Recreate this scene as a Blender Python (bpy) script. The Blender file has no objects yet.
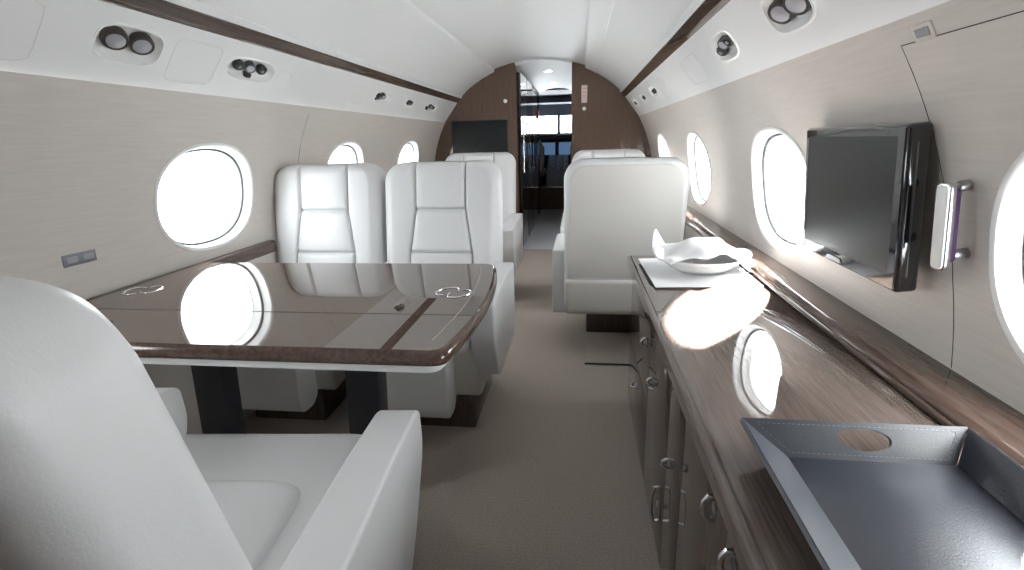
import bpy, bmesh, math, random
from mathutils import Vector, Matrix
random.seed(4)
scn = bpy.context.scene
COL = scn.collection
PI = math.pi

# ------------------------------------------------------------------ materials
def new_mat(name):
    m = bpy.data.materials.new(name); m.use_nodes = True
    nt = m.node_tree
    return m, nt, nt.nodes['Principled BSDF']

def setp(b, **k):
    for n, v in k.items():
        n = n.replace('_', ' ')
        if n in b.inputs: b.inputs[n].default_value = v

def plain(name, col, rough=.5, metal=0., coat=0., bump=0., bscale=200., spec=.5, coat_rough=.03):
    m, nt, b = new_mat(name)
    setp(b, Base_Color=(*col, 1), Roughness=rough, Metallic=metal, Coat_Weight=coat, Coat_Roughness=coat_rough)
    b.inputs['Specular IOR Level'].default_value = spec
    if bump:
        tc = nt.nodes.new('ShaderNodeTexCoord'); nz = nt.nodes.new('ShaderNodeTexNoise'); bp = nt.nodes.new('ShaderNodeBump')
        nz.inputs['Scale'].default_value = bscale; nz.inputs['Detail'].default_value = 3
        bp.inputs['Strength'].default_value = bump; bp.inputs['Distance'].default_value = .002
        nt.links.new(tc.outputs['Object'], nz.inputs['Vector']); nt.links.new(nz.outputs['Fac'], bp.inputs['Height'])
        nt.links.new(bp.outputs['Normal'], b.inputs['Normal'])
    return m

def wood(name, c1, c2, scale=(60, 2, 60), rough=.3, coat=1., ior=1.5):
    m, nt, b = new_mat(name)
    tc = nt.nodes.new('ShaderNodeTexCoord'); mp = nt.nodes.new('ShaderNodeMapping'); nz = nt.nodes.new('ShaderNodeTexNoise')
    n2 = nt.nodes.new('ShaderNodeTexNoise'); mx = nt.nodes.new('ShaderNodeMath'); cr = nt.nodes.new('ShaderNodeValToRGB')
    mp.inputs['Scale'].default_value = scale
    nz.inputs['Scale'].default_value = 1.; nz.inputs['Detail'].default_value = 6; nz.inputs['Roughness'].default_value = .65
    n2.inputs['Scale'].default_value = 4.; n2.inputs['Detail'].default_value = 3
    mx.operation = 'MULTIPLY_ADD'; mx.inputs[1].default_value = .5
    ml = nt.nodes.new('ShaderNodeMath'); ml.operation = 'MULTIPLY'; ml.inputs[1].default_value = .5
    nt.links.new(tc.outputs['Object'], mp.inputs['Vector'])
    nt.links.new(mp.outputs['Vector'], nz.inputs['Vector']); nt.links.new(mp.outputs['Vector'], n2.inputs['Vector'])
    nt.links.new(n2.outputs['Fac'], ml.inputs[0])
    nt.links.new(nz.outputs['Fac'], mx.inputs[0]); nt.links.new(ml.outputs[0], mx.inputs[2])
    nt.links.new(mx.outputs[0], cr.inputs['Fac'])
    cr.color_ramp.elements[0].position = .36; cr.color_ramp.elements[0].color = (*c1, 1)
    cr.color_ramp.elements[1].position = .64; cr.color_ramp.elements[1].color = (*c2, 1)
    nt.links.new(cr.outputs['Color'], b.inputs['Base Color'])
    setp(b, Roughness=.45, Coat_Weight=coat, Coat_Roughness=.012, Coat_IOR=ior); b.inputs['Specular IOR Level'].default_value = .0
    return m

def carpet_mat(name, c1, c2):
    m, nt, b = new_mat(name)
    tc = nt.nodes.new('ShaderNodeTexCoord'); mp = nt.nodes.new('ShaderNodeMapping'); nz = nt.nodes.new('ShaderNodeTexNoise')
    wv = nt.nodes.new('ShaderNodeTexWave'); cr = nt.nodes.new('ShaderNodeValToRGB'); bp = nt.nodes.new('ShaderNodeBump')
    mp.inputs['Scale'].default_value = (110, 160, 110)
    nz.inputs['Scale'].default_value = 1.5; nz.inputs['Detail'].default_value = 5; nz.inputs['Roughness'].default_value = .7
    wv.wave_type = 'BANDS'; wv.bands_direction = 'Y'; wv.inputs['Scale'].default_value = 22.; wv.inputs['Distortion'].default_value = 3.; wv.inputs['Detail Scale'].default_value = 20.
    mix = nt.nodes.new('ShaderNodeMath'); mix.operation = 'MULTIPLY_ADD'; mix.inputs[1].default_value = .04
    nt.links.new(tc.outputs['Object'], mp.inputs['Vector']); nt.links.new(mp.outputs['Vector'], nz.inputs['Vector'])
    nt.links.new(tc.outputs['Object'], wv.inputs['Vector'])
    nt.links.new(wv.outputs['Fac'], mix.inputs[0]); nt.links.new(nz.outputs['Fac'], mix.inputs[2])
    nt.links.new(mix.outputs[0], cr.inputs['Fac'])
    cr.color_ramp.elements[0].position = .3; cr.color_ramp.elements[0].color = (*c1, 1)
    cr.color_ramp.elements[1].position = .75; cr.color_ramp.elements[1].color = (*c2, 1)
    nt.links.new(cr.outputs['Color'], b.inputs['Base Color']); nt.links.new(mix.outputs[0], bp.inputs['Height'])
    bp.inputs['Strength'].default_value = .5; bp.inputs['Distance'].default_value = .004
    nt.links.new(bp.outputs['Normal'], b.inputs['Normal'])
    setp(b, Roughness=.95); b.inputs['Specular IOR Level'].default_value = .0
    return m

def fabric_wall(name, c1, c2):
    m, nt, b = new_mat(name)
    tc = nt.nodes.new('ShaderNodeTexCoord'); mp = nt.nodes.new('ShaderNodeMapping'); nz = nt.nodes.new('ShaderNodeTexNoise')
    cr = nt.nodes.new('ShaderNodeValToRGB')
    mp.inputs['Scale'].default_value = (4, 4, 90)
    nz.inputs['Scale'].default_value = 2.; nz.inputs['Detail'].default_value = 4
    nt.links.new(tc.outputs['Object'], mp.inputs['Vector']); nt.links.new(mp.outputs['Vector'], nz.inputs['Vector'])
    nt.links.new(nz.outputs['Fac'], cr.inputs['Fac'])
    cr.color_ramp.elements[0].position = .3; cr.color_ramp.elements[0].color = (*c1, 1)
    cr.color_ramp.elements[1].position = .7; cr.color_ramp.elements[1].color = (*c2, 1)
    nt.links.new(cr.outputs['Color'], b.inputs['Base Color'])
    setp(b, Roughness=.42); b.inputs['Specular IOR Level'].default_value = .35
    return m

def glass_mat(name):
    m = bpy.data.materials.new(name); m.use_nodes = True; nt = m.node_tree
    for n in list(nt.nodes): nt.nodes.remove(n)
    out = nt.nodes.new('ShaderNodeOutputMaterial'); mx = nt.nodes.new('ShaderNodeMixShader')
    tr = nt.nodes.new('ShaderNodeBsdfTransparent'); gl = nt.nodes.new('ShaderNodeBsdfGlossy')
    tr.inputs['Color'].default_value = (.97, .98, .98, 1); gl.inputs['Roughness'].default_value = .02; mx.inputs[0].default_value = .05
    nt.links.new(tr.outputs[0], mx.inputs[1]); nt.links.new(gl.outputs[0], mx.inputs[2])
    nt.links.new(mx.outputs[0], out.inputs[0])
    return m

M = dict(
    leather=plain('white_leather', (.685, .685, .69), .42, bump=.12, bscale=350),
    leather2=plain('white_leather_pad', (.69, .69, .695), .42, bump=.12, bscale=350),
    shell=plain('seat_shell', (.56, .54, .51), .4, bump=.08, bscale=300),
    wall=fabric_wall('sidewall_linen', (.57, .525, .485), (.62, .575, .535)),
    white=plain('ceiling_white', (.78, .78, .775), .38, bump=.03, bscale=60),
    plastic=plain('white_plastic', (.82, .82, .81), .3),
    strip=wood('dark_strip', (.055, .036, .028), (.10, .068, .054), (40, 2, 40), .25, .8),
    table=wood('table_veneer', (.085, .056, .041), (.125, .086, .067), (5, 45, 45), .3, 1., 2.2),
    counter=wood('counter_veneer', (.095, .070, .060), (.165, .126, .108), (70, 2.5, 70), .3, 1., 1.55),
    edge=wood('edge_wood', (.060, .036, .028), (.115, .074, .058), (40, 3, 40), .22, 1., 1.5),
    cab=wood('cabinet_veneer', (.075, .055, .045), (.115, .087, .072), (60, 60, 3), .3, 1., 1.55),
    bulk=wood('bulkhead_veneer', (.095, .062, .048), (.135, .092, .072), (70, 40, 2.5), .35, .4),
    carpet=carpet_mat('taupe_carpet', (.30, .26, .23), (.56, .49, .435)),
    carpet2=carpet_mat('dark_carpet', (.12, .11, .10), (.25, .225, .205)),
    greyfloor=plain('grey_floor', (.30, .31, .33), .35),
    glow=None,
    navy=plain('navy_leather', (.034, .038, .052), .34, bump=.35, bscale=420, coat=.6, coat_rough=.28),
    stitch=plain('stitching', (.16, .18, .24), .6),
    black=plain('gloss_black', (.008, .008, .009), .12, coat=1.),
    screen=plain('screen_black', (.012, .013, .014), .30, spec=.25),
    dark=plain('dark_metal', (.018, .018, .022), .4),
    gasket=plain('rubber_gasket', (.06, .065, .07), .5),
    chrome=plain('satin_chrome', (.72, .72, .73), .22, metal=1.),
    steel=plain('grey_metal', (.38, .38, .40), .35, metal=.9),
    lens=plain('lamp_lens', (.42, .43, .47), .15, coat=1.),
    bronze=plain('dark_bronze', (.10, .09, .085), .35, metal=.7),
    purple=plain('dark_purple', (.035, .015, .05), .35),
    paper=plain('white_paper', (.84, .85, .87), .6),
    china=plain('white_china', (.84, .84, .83), .18, coat=.6),
    cloth=plain('white_cloth', (.84, .84, .85), .8, bump=.4, bscale=120),
    plate=plain('brushed_plate', (.22, .235, .27), .4, metal=.3),
    cream=plain('cream_plastic', (.60, .56, .51), .4),
    red=plain('red_paint', (.50, .06, .06), .4),
    placard=plain('placard', (.62, .52, .50), .5),
    seam=plain('panel_gap', (.06, .052, .045), .8),
    seamt=plain('taupe_gap', (.30, .27, .24), .8),
    seamw=plain('light_panel_gap', (.66, .66, .64), .8),
    inlay=plain('light_inlay', (.40, .33, .28), .3, coat=1.),
    cockpit=plain('cockpit_grey', (.17, .19, .23), .5),
    tan=plain('sheepskin', (.35, .33, .30), .9),
    glass=glass_mat('window_glass'),
)

# ------------------------------------------------------------------ helpers
def link(name, bm, m, parent=None, smooth=True, angle=40):
    me = bpy.data.meshes.new(name)
    bmesh.ops.recalc_face_normals(bm, faces=bm.faces)
    bm.to_mesh(me); bm.free()
    me.materials.append(M[m])
    if smooth:
        for p in me.polygons: p.use_smooth = True
        try: me.set_sharp_from_angle(angle=math.radians(angle))
        except Exception: pass
    o = bpy.data.objects.new(name, me); COL.objects.link(o)
    if parent: o.parent = parent
    return o

def tag(o, label=None, cat=None, group=None, kind=None):
    if label: o['label'] = label
    if cat: o['category'] = cat
    if group: o['group'] = group
    if kind: o['kind'] = kind
    return o

def thing(name, label, cat, loc=(0, 0, 0), rz=0., group=None):
    o = bpy.data.objects.new(name, None); COL.objects.link(o); o.empty_display_size = .1
    o.location = loc; o.rotation_euler = (0, 0, rz)
    return tag(o, label, cat, group)

def struct(o): o['kind'] = 'structure'; return o

def box(bm, x0, x1, y0, y1, z0, z1, r=0., seg=3):
    t = bmesh.new(); bmesh.ops.create_cube(t, size=1)
    for v in t.verts:
        v.co = Vector(((x0 + x1) / 2 + v.co.x * (x1 - x0), (y0 + y1) / 2 + v.co.y * (y1 - y0), (z0 + z1) / 2 + v.co.z * (z1 - z0)))
    if r: bmesh.ops.bevel(t, geom=list(t.edges), offset=r, segments=seg, profile=.5, affect='EDGES')
    merge(bm, t); return bm

def merge(bm, t, mat=None):
    me = bpy.data.meshes.new('tmp'); 
    if mat is not None: bmesh.ops.transform(t, matrix=mat, verts=t.verts)
    t.to_mesh(me); t.free(); bm.from_mesh(me); bpy.data.meshes.remove(me)

def nb(): return bmesh.new()

def prism(bm, pts, axis, a, b, r=0., seg=3, mat=None):
    """extrude closed 2D polygon along axis from a to b. axis 'x': pts=(y,z); 'y': (x,z); 'z': (x,y)"""
    t = bmesh.new()
    def P(p, h):
        return {'x': (h, p[0], p[1]), 'y': (p[0], h, p[1]), 'z': (p[0], p[1], h)}[axis]
    va = [t.verts.new(P(p, a)) for p in pts]; vb = [t.verts.new(P(p, b)) for p in pts]
    n = len(pts)
    t.faces.new(va); t.faces.new(vb[::-1])
    for i in range(n): t.faces.new((va[i], va[(i + 1) % n], vb[(i + 1) % n], vb[i]))
    bmesh.ops.recalc_face_normals(t, faces=t.faces)
    if r:
        es = [e for e in t.edges if e.calc_face_angle(0) > .5]
        bmesh.ops.bevel(t, geom=es, offset=r, segments=seg, profile=.5, affect='EDGES', clamp_overlap=True)
    merge(bm, t, mat); return bm

def roundpoly(pts, rad, seg=6):
    """round the corners of a 2D polygon; rad number or list"""
    out = []; n = len(pts)
    for i in range(n):
        r = rad[i] if isinstance(rad, (list, tuple)) else rad
        p = Vector(pts[i]); a = Vector(pts[i - 1]) - p; b = Vector(pts[(i + 1) % n]) - p
        if r <= 0: out.append(tuple(p)); continue
        ra = min(r, a.length * .49, b.length * .49); a.normalize(); b.normalize()
        p0 = p + a * ra; p1 = p + b * ra
        for k in range(seg + 1):
            t = k / seg
            q = p0 * (1 - t) ** 2 + p * 2 * t * (1 - t) + p1 * t * t
            out.append((q.x, q.y))
    return out

def tube(bm, pts, r, n=10, closed=False):
    pts = [Vector(p) for p in pts]; rings = []; N = len(pts)
    up = None
    for i, p in enumerate(pts):
        if closed: d = pts[(i + 1) % N] - pts[i - 1]
        else: d = pts[min(i + 1, N - 1)] - pts[max(i - 1, 0)]
        d.normalize()
        if up is None: up = Vector((0, 0, 1)) if abs(d.z) < .9 else Vector((1, 0, 0))
        s = d.cross(up).normalized(); up = s.cross(d).normalized()
        rings.append([bm.verts.new(p + s * r * math.cos(2 * PI * k / n) + up * r * math.sin(2 * PI * k / n)) for k in range(n)])
    m = N if closed else N - 1
    for i in range(m):
        A = rings[i]; B = rings[(i + 1) % N]
        for k in range(n): bm.faces.new((A[k], A[(k + 1) % n], B[(k + 1) % n], B[k]))
    if not closed:
        bm.faces.new(rings[0][::-1]); bm.faces.new(rings[-1])
    return bm

def lathe(bm, prof, n=28, mat=None, cap=True):
    t = bmesh.new(); rings = []
    for r, z in prof: rings.append([t.verts.new((r * math.cos(2 * PI * k / n), r * math.sin(2 * PI * k / n), z)) for k in range(n)])
    for i in range(len(rings) - 1):
        for k in range(n): t.faces.new((rings[i][k], rings[i][(k + 1) % n], rings[i + 1][(k + 1) % n], rings[i + 1][k]))
    if cap: t.faces.new(rings[0][::-1]); t.faces.new(rings[-1])
    merge(bm, t, mat); return bm

def pillow(bm, quad, nrm, t, depth, nu=28, nv=24, p=5., corner=0.):
    """soft pad over a quad (bl, br, tr, tl), puffed by t along nrm and sunk by depth"""
    q = [Vector(v) for v in quad]; nrm = Vector(nrm).normalized()
    def sp(i, n):                         # cluster samples toward the rim
        a = -1 + 2 * i / n; return math.sin(a * PI / 2) * .35 + a * .65
    top = []
    for j in range(nv + 1):
        v = sp(j, nv); row = []
        for i in range(nu + 1):
            u = sp(i, nu)
            h = max(0., 1 - abs(u) ** p) ** .5 * max(0., 1 - abs(v) ** p) ** .5
            uu, vv = u, v
            if corner:                    # superelliptic corner
                k = max(abs(u), abs(v))
                if k > 0:
                    L = (abs(u) ** corner + abs(v) ** corner) ** (1 / corner); s = k / L
                    uu, vv = u * s, v * s
                h = max(0., 1 - k ** p) ** .5
            a = (uu + 1) / 2; b = (vv + 1) / 2
            P = q[0] * (1 - a) * (1 - b) + q[1] * a * (1 - b) + q[2] * a * b + q[3] * (1 - a) * b
            row.append(bm.verts.new(P + nrm * (h * (t + depth) - depth)))
        top.append(row)
    for j in range(nv):
        for i in range(nu): bm.faces.new((top[j][i], top[j][i + 1], top[j + 1][i + 1], top[j + 1][i]))
    rim = [top[0][i] for i in range(nu)] + [top[j][nu] for j in range(nv)] + [top[nv][i] for i in range(nu, 0, -1)] + [top[j][0] for j in range(nv, 0, -1)]
    lo = [bm.verts.new(v.co - nrm * .004) for v in rim]
    for i in range(len(rim)): bm.faces.new((rim[i], lo[i], lo[(i + 1) % len(rim)], rim[(i + 1) % len(rim)]))
    bm.faces.new(lo[::-1])
    return bm

def rect_loop(hw, y0, y1, r, nfront=48, nside=10, nc=6):
    """rounded rectangle in (x,y): front side is y1. returns list of points CCW starting on the front"""
    r = min(r, hw * .98, (y1 - y0) * .49); out = []
    for i in range(nfront): out.append((hw - r - (2 * (hw - r)) * i / nfront, y1))
    for i in range(nc): a = PI / 2 + PI / 2 * i / nc; out.append((-hw + r + r * math.cos(a), y1 - r + r * math.sin(a)))
    for i in range(nside): out.append((-hw, y1 - r - (y1 - y0 - 2 * r) * i / nside))
    for i in range(nc): a = PI + PI / 2 * i / nc; out.append((-hw + r + r * math.cos(a), y0 + r + r * math.sin(a)))
    for i in range(nfront // 2): out.append((-hw + r + 2 * (hw - r) * i / (nfront // 2), y0))
    for i in range(nc): a = 1.5 * PI + PI / 2 * i / nc; out.append((hw - r + r * math.cos(a), y0 + r + r * math.sin(a)))
    for i in range(nside): out.append((hw, y0 + r + (y1 - y0 - 2 * r) * i / nside))
    for i in range(nc): a = PI / 2 * i / nc; out.append((hw - r + r * math.cos(a), y1 - r + r * math.sin(a)))
    return out

def loft(bm, loops):
    R = [[bm.verts.new(p) for p in L] for L in loops]; n = len(R[0])
    for i in range(len(R) - 1):
        for k in range(n): bm.faces.new((R[i][k], R[i][(k + 1) % n], R[i + 1][(k + 1) % n], R[i + 1][k]))
    bm.faces.new(R[0][::-1]); bm.faces.new(R[-1])
    return bm

def copy_tree(o, parent=None):
    c = o.copy(); COL.objects.link(c)
    if parent: c.parent = parent
    for ch in list(o.children): copy_tree(ch, c)
    return c

# ------------------------------------------------------------------ cabin shell
Y0, Y1 = -1.5, 4.95
ZC, R = .72, 1.03
def wx(z): return math.sqrt(max(.01, R * R - (z - ZC) ** 2))
WIN_Y = [.62, 1.795, 2.97, 4.14]
WZ, WA, WB, WN = .882, .258, .187, 2.3

def sup(phi, a, b, n):
    c, s = math.cos(phi), math.sin(phi)
    r = (abs(c / a) ** n + abs(s / b) ** n) ** (-1 / n)
    return r * c, r * s

def bay(bm, u0, u1, v0, v1, cu, cv, a, b, n, P, rings=7, side=20):
    """rectangle u0..u1, v0..v1 with a superelliptic hole; P maps (u,v) to 3D"""
    per = []
    for i in range(side): per.append((u0 + (u1 - u0) * i / side, v0))
    for i in range(side): per.append((u1, v0 + (v1 - v0) * i / side))
    for i in range(side): per.append((u1 - (u1 - u0) * i / side, v1))
    for i in range(side): per.append((u0, v1 - (v1 - v0) * i / side))
    L = []
    for k in range(rings + 1):
        t = (k / rings) ** 1.4; ring = []
        for (u, v) in per:
            phi = math.atan2((v - cv) / b, (u - cu) / a)
            c, s = math.cos(phi), math.sin(phi)
            r = (abs(c) ** n + abs(s) ** n) ** (-1 / n)
            hu, hv = cu + a * r * c, cv + b * r * s
            ring.append(bm.verts.new(P(hu * (1 - t) + u * t, hv * (1 - t) + v * t)))
        L.append(ring)
    N = len(per)
    for k in range(rings):
        for i in range(N): bm.faces.new((L[k][i], L[k][(i + 1) % N], L[k + 1][(i + 1) % N], L[k + 1][i]))

def strip_faces(bm, u0, u1, v0, v1, P, nu=2, nv=20):
    g = [[bm.verts.new(P(u0 + (u1 - u0) * i / nu, v0 + (v1 - v0) * j / nv)) for i in range(nu + 1)] for j in range(nv + 1)]
    for j in range(nv):
        for i in range(nu): bm.faces.new((g[j][i], g[j][i + 1], g[j + 1][i + 1], g[j + 1][i]))

def wall(side, name):
    bm = nb(); P = lambda y, z: (side * wx(z), y, z)
    edges = [WIN_Y[0] - .5875] + [w + .5875 for w in WIN_Y]
    for i, w in enumerate(WIN_Y):
        bay(bm, edges[i], edges[i + 1], .60, 1.235, w, WZ, WA, WB, WN, P)
    strip_faces(bm, Y0, edges[0], .60, 1.235, P); strip_faces(bm, edges[-1], Y1, .60, 1.235, P)
    # lower sidewall
    low = [(.60, wx(.60)), (.45, 1.02), (.25, 1.005), (.10, .98), (-.02, .96)]
    for (za, xa), (zb, xb) in zip(low, low[1:]):
        vs = [bm.verts.new(p) for p in ((side * xa, Y0, za), (side * xa, Y1, za), (side * xb, Y1, zb), (side * xb, Y0, zb))]
        bm.faces.new(vs)
    bmesh.ops.remove_doubles(bm, verts=bm.verts, dist=.0004)
    return struct(link(name, bm, 'wall', angle=35))
wall(-1, 'wall_left'); wall(1, 'wall_right')

# floor
bm = nb(); box(bm, -1.0, 1.0, Y0, 9.6, -.06, 0)
struct(link('floor', bm, 'carpet', smooth=False))

# valance with recess holes, on both sides
VA, VB = (.905, 1.222), (.762, 1.412)
VL = math.hypot(VB[0] - VA[0], VB[1] - VA[1])
vt = ((VB[0] - VA[0]) / VL, (VB[1] - VA[1]) / VL)            # up along the panel (right side)
vn = (-vt[1], vt[0])                                         # into the cabin: (-x, ...)
if vn[1] > 0: vn = (-abs(vt[1]), -abs(vt[0]))
UNITS = {-1: [(1.35, .105, .050), (1.885, .135, .040), (3.20, .13, .036), (3.72, .09, .034), (4.25, .16, .034)],
         1: [(1.34, .11, .052), (1.86, .11, .042), (3.50, .12, .034), (4.05, .12, .034), (4.62, .12, .034)]}
def vpoint(side, y, s, d=0.):
    """point on the valance: s metres up from its lower edge, d metres proud into the cabin"""
    return Vector((side * (VA[0] + vt[0] * s + vn[0] * d), y, VA[1] + vt[1] * s + vn[1] * d))
def valance(side, name):
    bm = nb(); P = lambda y, s: vpoint(side, y, s)
    us = UNITS[side]; ed = [Y0] + [(us[i][0] + us[i + 1][0]) / 2 for i in range(len(us) - 1)] + [Y1]
    for i, (y, a, b) in enumerate(us):
        bay(bm, ed[i], ed[i + 1], .012, VL, y, VL * .56, a, b, 3.2, P, rings=3, side=16)
    # rounded lower lip tucked back to the sidewall
    lip = [(VA[0] + vt[0] * .012, VA[1] + vt[1] * .012), (VA[0] - .002, VA[1] + .002), (VA[0] + .004, VA[1] - .006), (.915, 1.214), (.945, 1.214)]
    for a, b in zip(lip, lip[1:]):
        bm.faces.new([bm.verts.new((side * a[0], Y0, a[1])), bm.verts.new((side * a[0], Y1, a[1])), bm.verts.new((side * b[0], Y1, b[1])), bm.verts.new((side * b[0], Y0, b[1]))]) if False else None
    for (a, b) in zip(lip, lip[1:]):
        q = [bm.verts.new(p) for p in ((side * a[0], Y0, a[1]), (side * a[0], Y1, a[1]), (side * b[0], Y1, b[1]), (side * b[0], Y0, b[1]))]
        bm.faces.new(q)
    bmesh.ops.remove_doubles(bm, verts=bm.verts, dist=.0003)
    return struct(link(name, bm, 'white', angle=60))
valance(-1, 'trim_1'); valance(1, 'trim_2')

# dark wood strip above each valance, with its slim light-coloured channel
for side, nm in ((-1, 'trim_3'), (1, 'trim_4')):
    bm = nb()
    pr = roundpoly([(side * .768, 1.404), (side * .752, 1.412), (side * .729, 1.439), (side * .735, 1.446), (side * .80, 1.44), (side * .80, 1.40)], .004, 3)
    prism(bm, pr, 'y', Y0, Y1)
    struct(link(nm, bm, 'strip'))

# ceiling: outer panels, longitudinal ribs and the recessed centre panel
def ceil_profile():
    h = [(.80, 1.440), (.729, 1.441), (.716, 1.456), (.720, 1.461), (.716, 1.466), (.709, 1.473), (.66, 1.516), (.60, 1.559), (.52, 1.607), (.508, 1.614), (.504, 1.612), (.46, 1.636), (.418, 1.655),
         (.410, 1.662), (.409, 1.682), (.36, 1.698), (.27, 1.722), (.18, 1.739), (.09, 1.749), (0, 1.752)]
    return h + [(-x, z) for x, z in h[-2::-1]]
bm = nb(); CP = ceil_profile()
for a, b in zip(CP, CP[1:]):
    q = [bm.verts.new(p) for p in ((a[0], Y0, a[1]), (a[0], Y1, a[1]), (b[0], Y1, b[1]), (b[0], Y0, b[1]))]; bm.faces.new(q)
bmesh.ops.remove_doubles(bm, verts=bm.verts, dist=.0003)
struct(link('ceiling', bm, 'white', angle=25))

# cross-section outline (right half, bottom to top) used by both bulkheads
HALF = [(.98, -.02), (1.0, .10), (1.03, .25), (1.045, .45)] + [(wx(z) + .035, z) for z in (.6, .72, .84, .96, 1.05, 1.14, 1.22)] + [(.95, 1.27), (.83, 1.45), (.74, 1.51), (.67, 1.56), (.53, 1.65), (.43, 1.70)]
def top_z(x):
    pts = [(.42, 1.72), (.36, 1.730), (.27, 1.754), (.18, 1.771), (.09, 1.781), (0, 1.784)]
    x = abs(x)
    for (a, za), (b, zb) in zip(pts, pts[1:]):
        if b <= x <= a: return za + (zb - za) * (a - x) / (a - b)
    return 1.69
OPL, OPR = -.212, .292
bm = nb()
ptsR = [(OPR, 0)] + HALF + [(.40, top_z(.40)), (.34, top_z(.34)), (OPR, top_z(OPR))]
prism(bm, ptsR, 'y', Y1, Y1 + .035)
ptsL = [(OPL, 0)] + [(-x, z) for x, z in HALF] + [(-.40, top_z(.40)), (-.34, top_z(.34)), (-.27, top_z(.27)), (OPL, top_z(OPL))]
prism(bm, ptsL, 'y', Y1, Y1 + .035)
struct(link('wall_front', bm, 'bulk', smooth=False))
bm = nb()
full = HALF + [(.36, top_z(.36)), (.18, top_z(.18)), (0, top_z(0)), (-.18, top_z(.18)), (-.36, top_z(.36))] + [(-x, z) for x, z in HALF[::-1]]
prism(bm, full, 'y', Y0 - .04, Y0 + .01)
struct(link('wall_back', bm, 'wall', smooth=False))

# ------------------------------------------------------------------ windows
def make_window(idx, side, y):
    w = bpy.data.objects.new('window_%d' % idx, None); COL.objects.link(w); w['kind'] = 'structure'
    w.location = (side * wx(WZ), y, WZ)
    N = 72
    def ring(a, b, d, lift=0.):
        out = []
        for k in range(N):
            u, v = sup(2 * PI * k / N, a, b, WN)
            # lift/d measured outwards (away from the cabin) from the sidewall surface
            out.append(Vector((side * (wx(WZ + v) + d - wx(WZ)), u, v)))
        return out
    def rings(name, spec, m, close=False):
        bm = nb(); Rg = [[bm.verts.new(p) for p in ring(*s)] for s in spec]
        for A, B in zip(Rg, Rg[1:]):
            for k in range(N): bm.faces.new((A[k], A[(k + 1) % N], B[(k + 1) % N], B[k]))
        if close: bm.faces.new(Rg[-1])
        return link(name, bm, m, w, angle=50)
    f = rings('window_frame', [(WA + .010, WB + .010, .002), (WA + .009, WB + .009, -.003), (WA + .004, WB + .004, -.005), (WA - .003, WB - .003, -.003),
                               (WA - .006, WB - .006, .006), (WA - .008, WB - .008, .026), (WA - .011, WB - .011, .030)], 'plastic')
    rings('gasket', [(WA - .011, WB - .011, .030), (WA - .018, WB - .018, .031), (WA - .019, WB - .019, .036)], 'gasket')
    rings('outer_reveal', [(WA - .019, WB - .019, .036), (WA - .024, WB - .024, .062), (WA - .032, WB - .030, .070)], 'plastic')
    bm = nb()
    g = [bm.verts.new(p) for p in ring(WA - .029, WB - .028, .064)]; g2 = [bm.verts.new(p) for p in ring(WA - .029, WB - .028, .068)]
    c1 = bm.verts.new((side * .064, 0, 0)); c2 = bm.verts.new((side * .068, 0, 0))
    for k in range(N):
        bm.faces.new((g[k], g[(k + 1) % N], c1)); bm.faces.new((g2[(k + 1) % N], g2[k], c2)); bm.faces.new((g[k], g2[k], g2[(k + 1) % N], g[(k + 1) % N]))
    link('window_pane', bm, 'glass', w)
    # light portal in the opening: it emits nothing, it only guides daylight sampling
    l = bpy.data.lights.new('window_portal', 'AREA'); l.shape = 'ELLIPSE'; l.size = 2 * (WA - .03); l.size_y = 2 * (WB - .03); l.cycles.is_portal = True
    lo = bpy.data.objects.new('window_portal', l); COL.objects.link(lo)
    lo.location = (side * (wx(WZ) + .12), y, WZ)
    d = Vector((-side, 0, 0)); zx = -d; xx = Vector((0, 1, 0)); yy = zx.cross(xx)
    lo.matrix_world = Matrix(((xx.x, yy.x, zx.x, lo.location.x), (xx.y, yy.y, zx.y, lo.location.y), (xx.z, yy.z, zx.z, lo.location.z), (0, 0, 0, 1)))
i = 1
for side in (-1, 1):
    for y in WIN_Y: make_window(i, side, y); i += 1

# sidewall ledges (dark wood shelf below the windows, both sides)
bm = nb()
pr = roundpoly([(1.035, .648), (.945, .648), (.928, .640), (.928, .618), (.94, .600), (1.035, .600)], [0, .004, .007, .006, 0, 0], 4)
prism(bm, pr, 'y', Y0 + .02, Y1 - .005)
struct(link('trim_6', bm, 'edge'))
bm = nb()
pr = roundpoly([(-1.035, .652), (-1.002, .650), (-.997, .644), (-.997, .622), (-1.0, .600), (-1.035, .600)], [0, .004, .005, .006, 0, 0], 4)
prism(bm, pr, 'y', Y0 + .02, 2.135); prism(bm, pr, 'y', 2.40, Y1 - .005)
struct(link('trim_5', bm, 'edge'))

# fine panel gaps in the sidewalls
def wall_line(name, side, pts, m='seam', r=.0009):
    bm = nb(); P = []
    for (y0, z0), (y1, z1) in zip(pts, pts[1:]):
        for k in range(8):
            t = k / 8; y = y0 + (y1 - y0) * t; z = z0 + (z1 - z0) * t; P.append((side * wx(z), y, z))
    P.append((side * wx(pts[-1][1]), pts[-1][0], pts[-1][1]))
    tube(bm, P, r, 6); return struct(link(name, bm, m))
wall_line('trim_7', 1, [(.925, .65), (.965, .80), (1.0, 1.0), (1.03, 1.197), (.20, 1.197), (.22, .95), (.28, .65)])
wall_line('trim_8', -1, [(.925, .65), (.965, .80), (1.0, 1.0), (1.03, 1.197), (.20, 1.197), (.22, .95), (.28, .65)])
wall_line('trim_9', -1, [(2.42, .65), (2.42, 1.21)], m='seamt', r=.0008)

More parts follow.
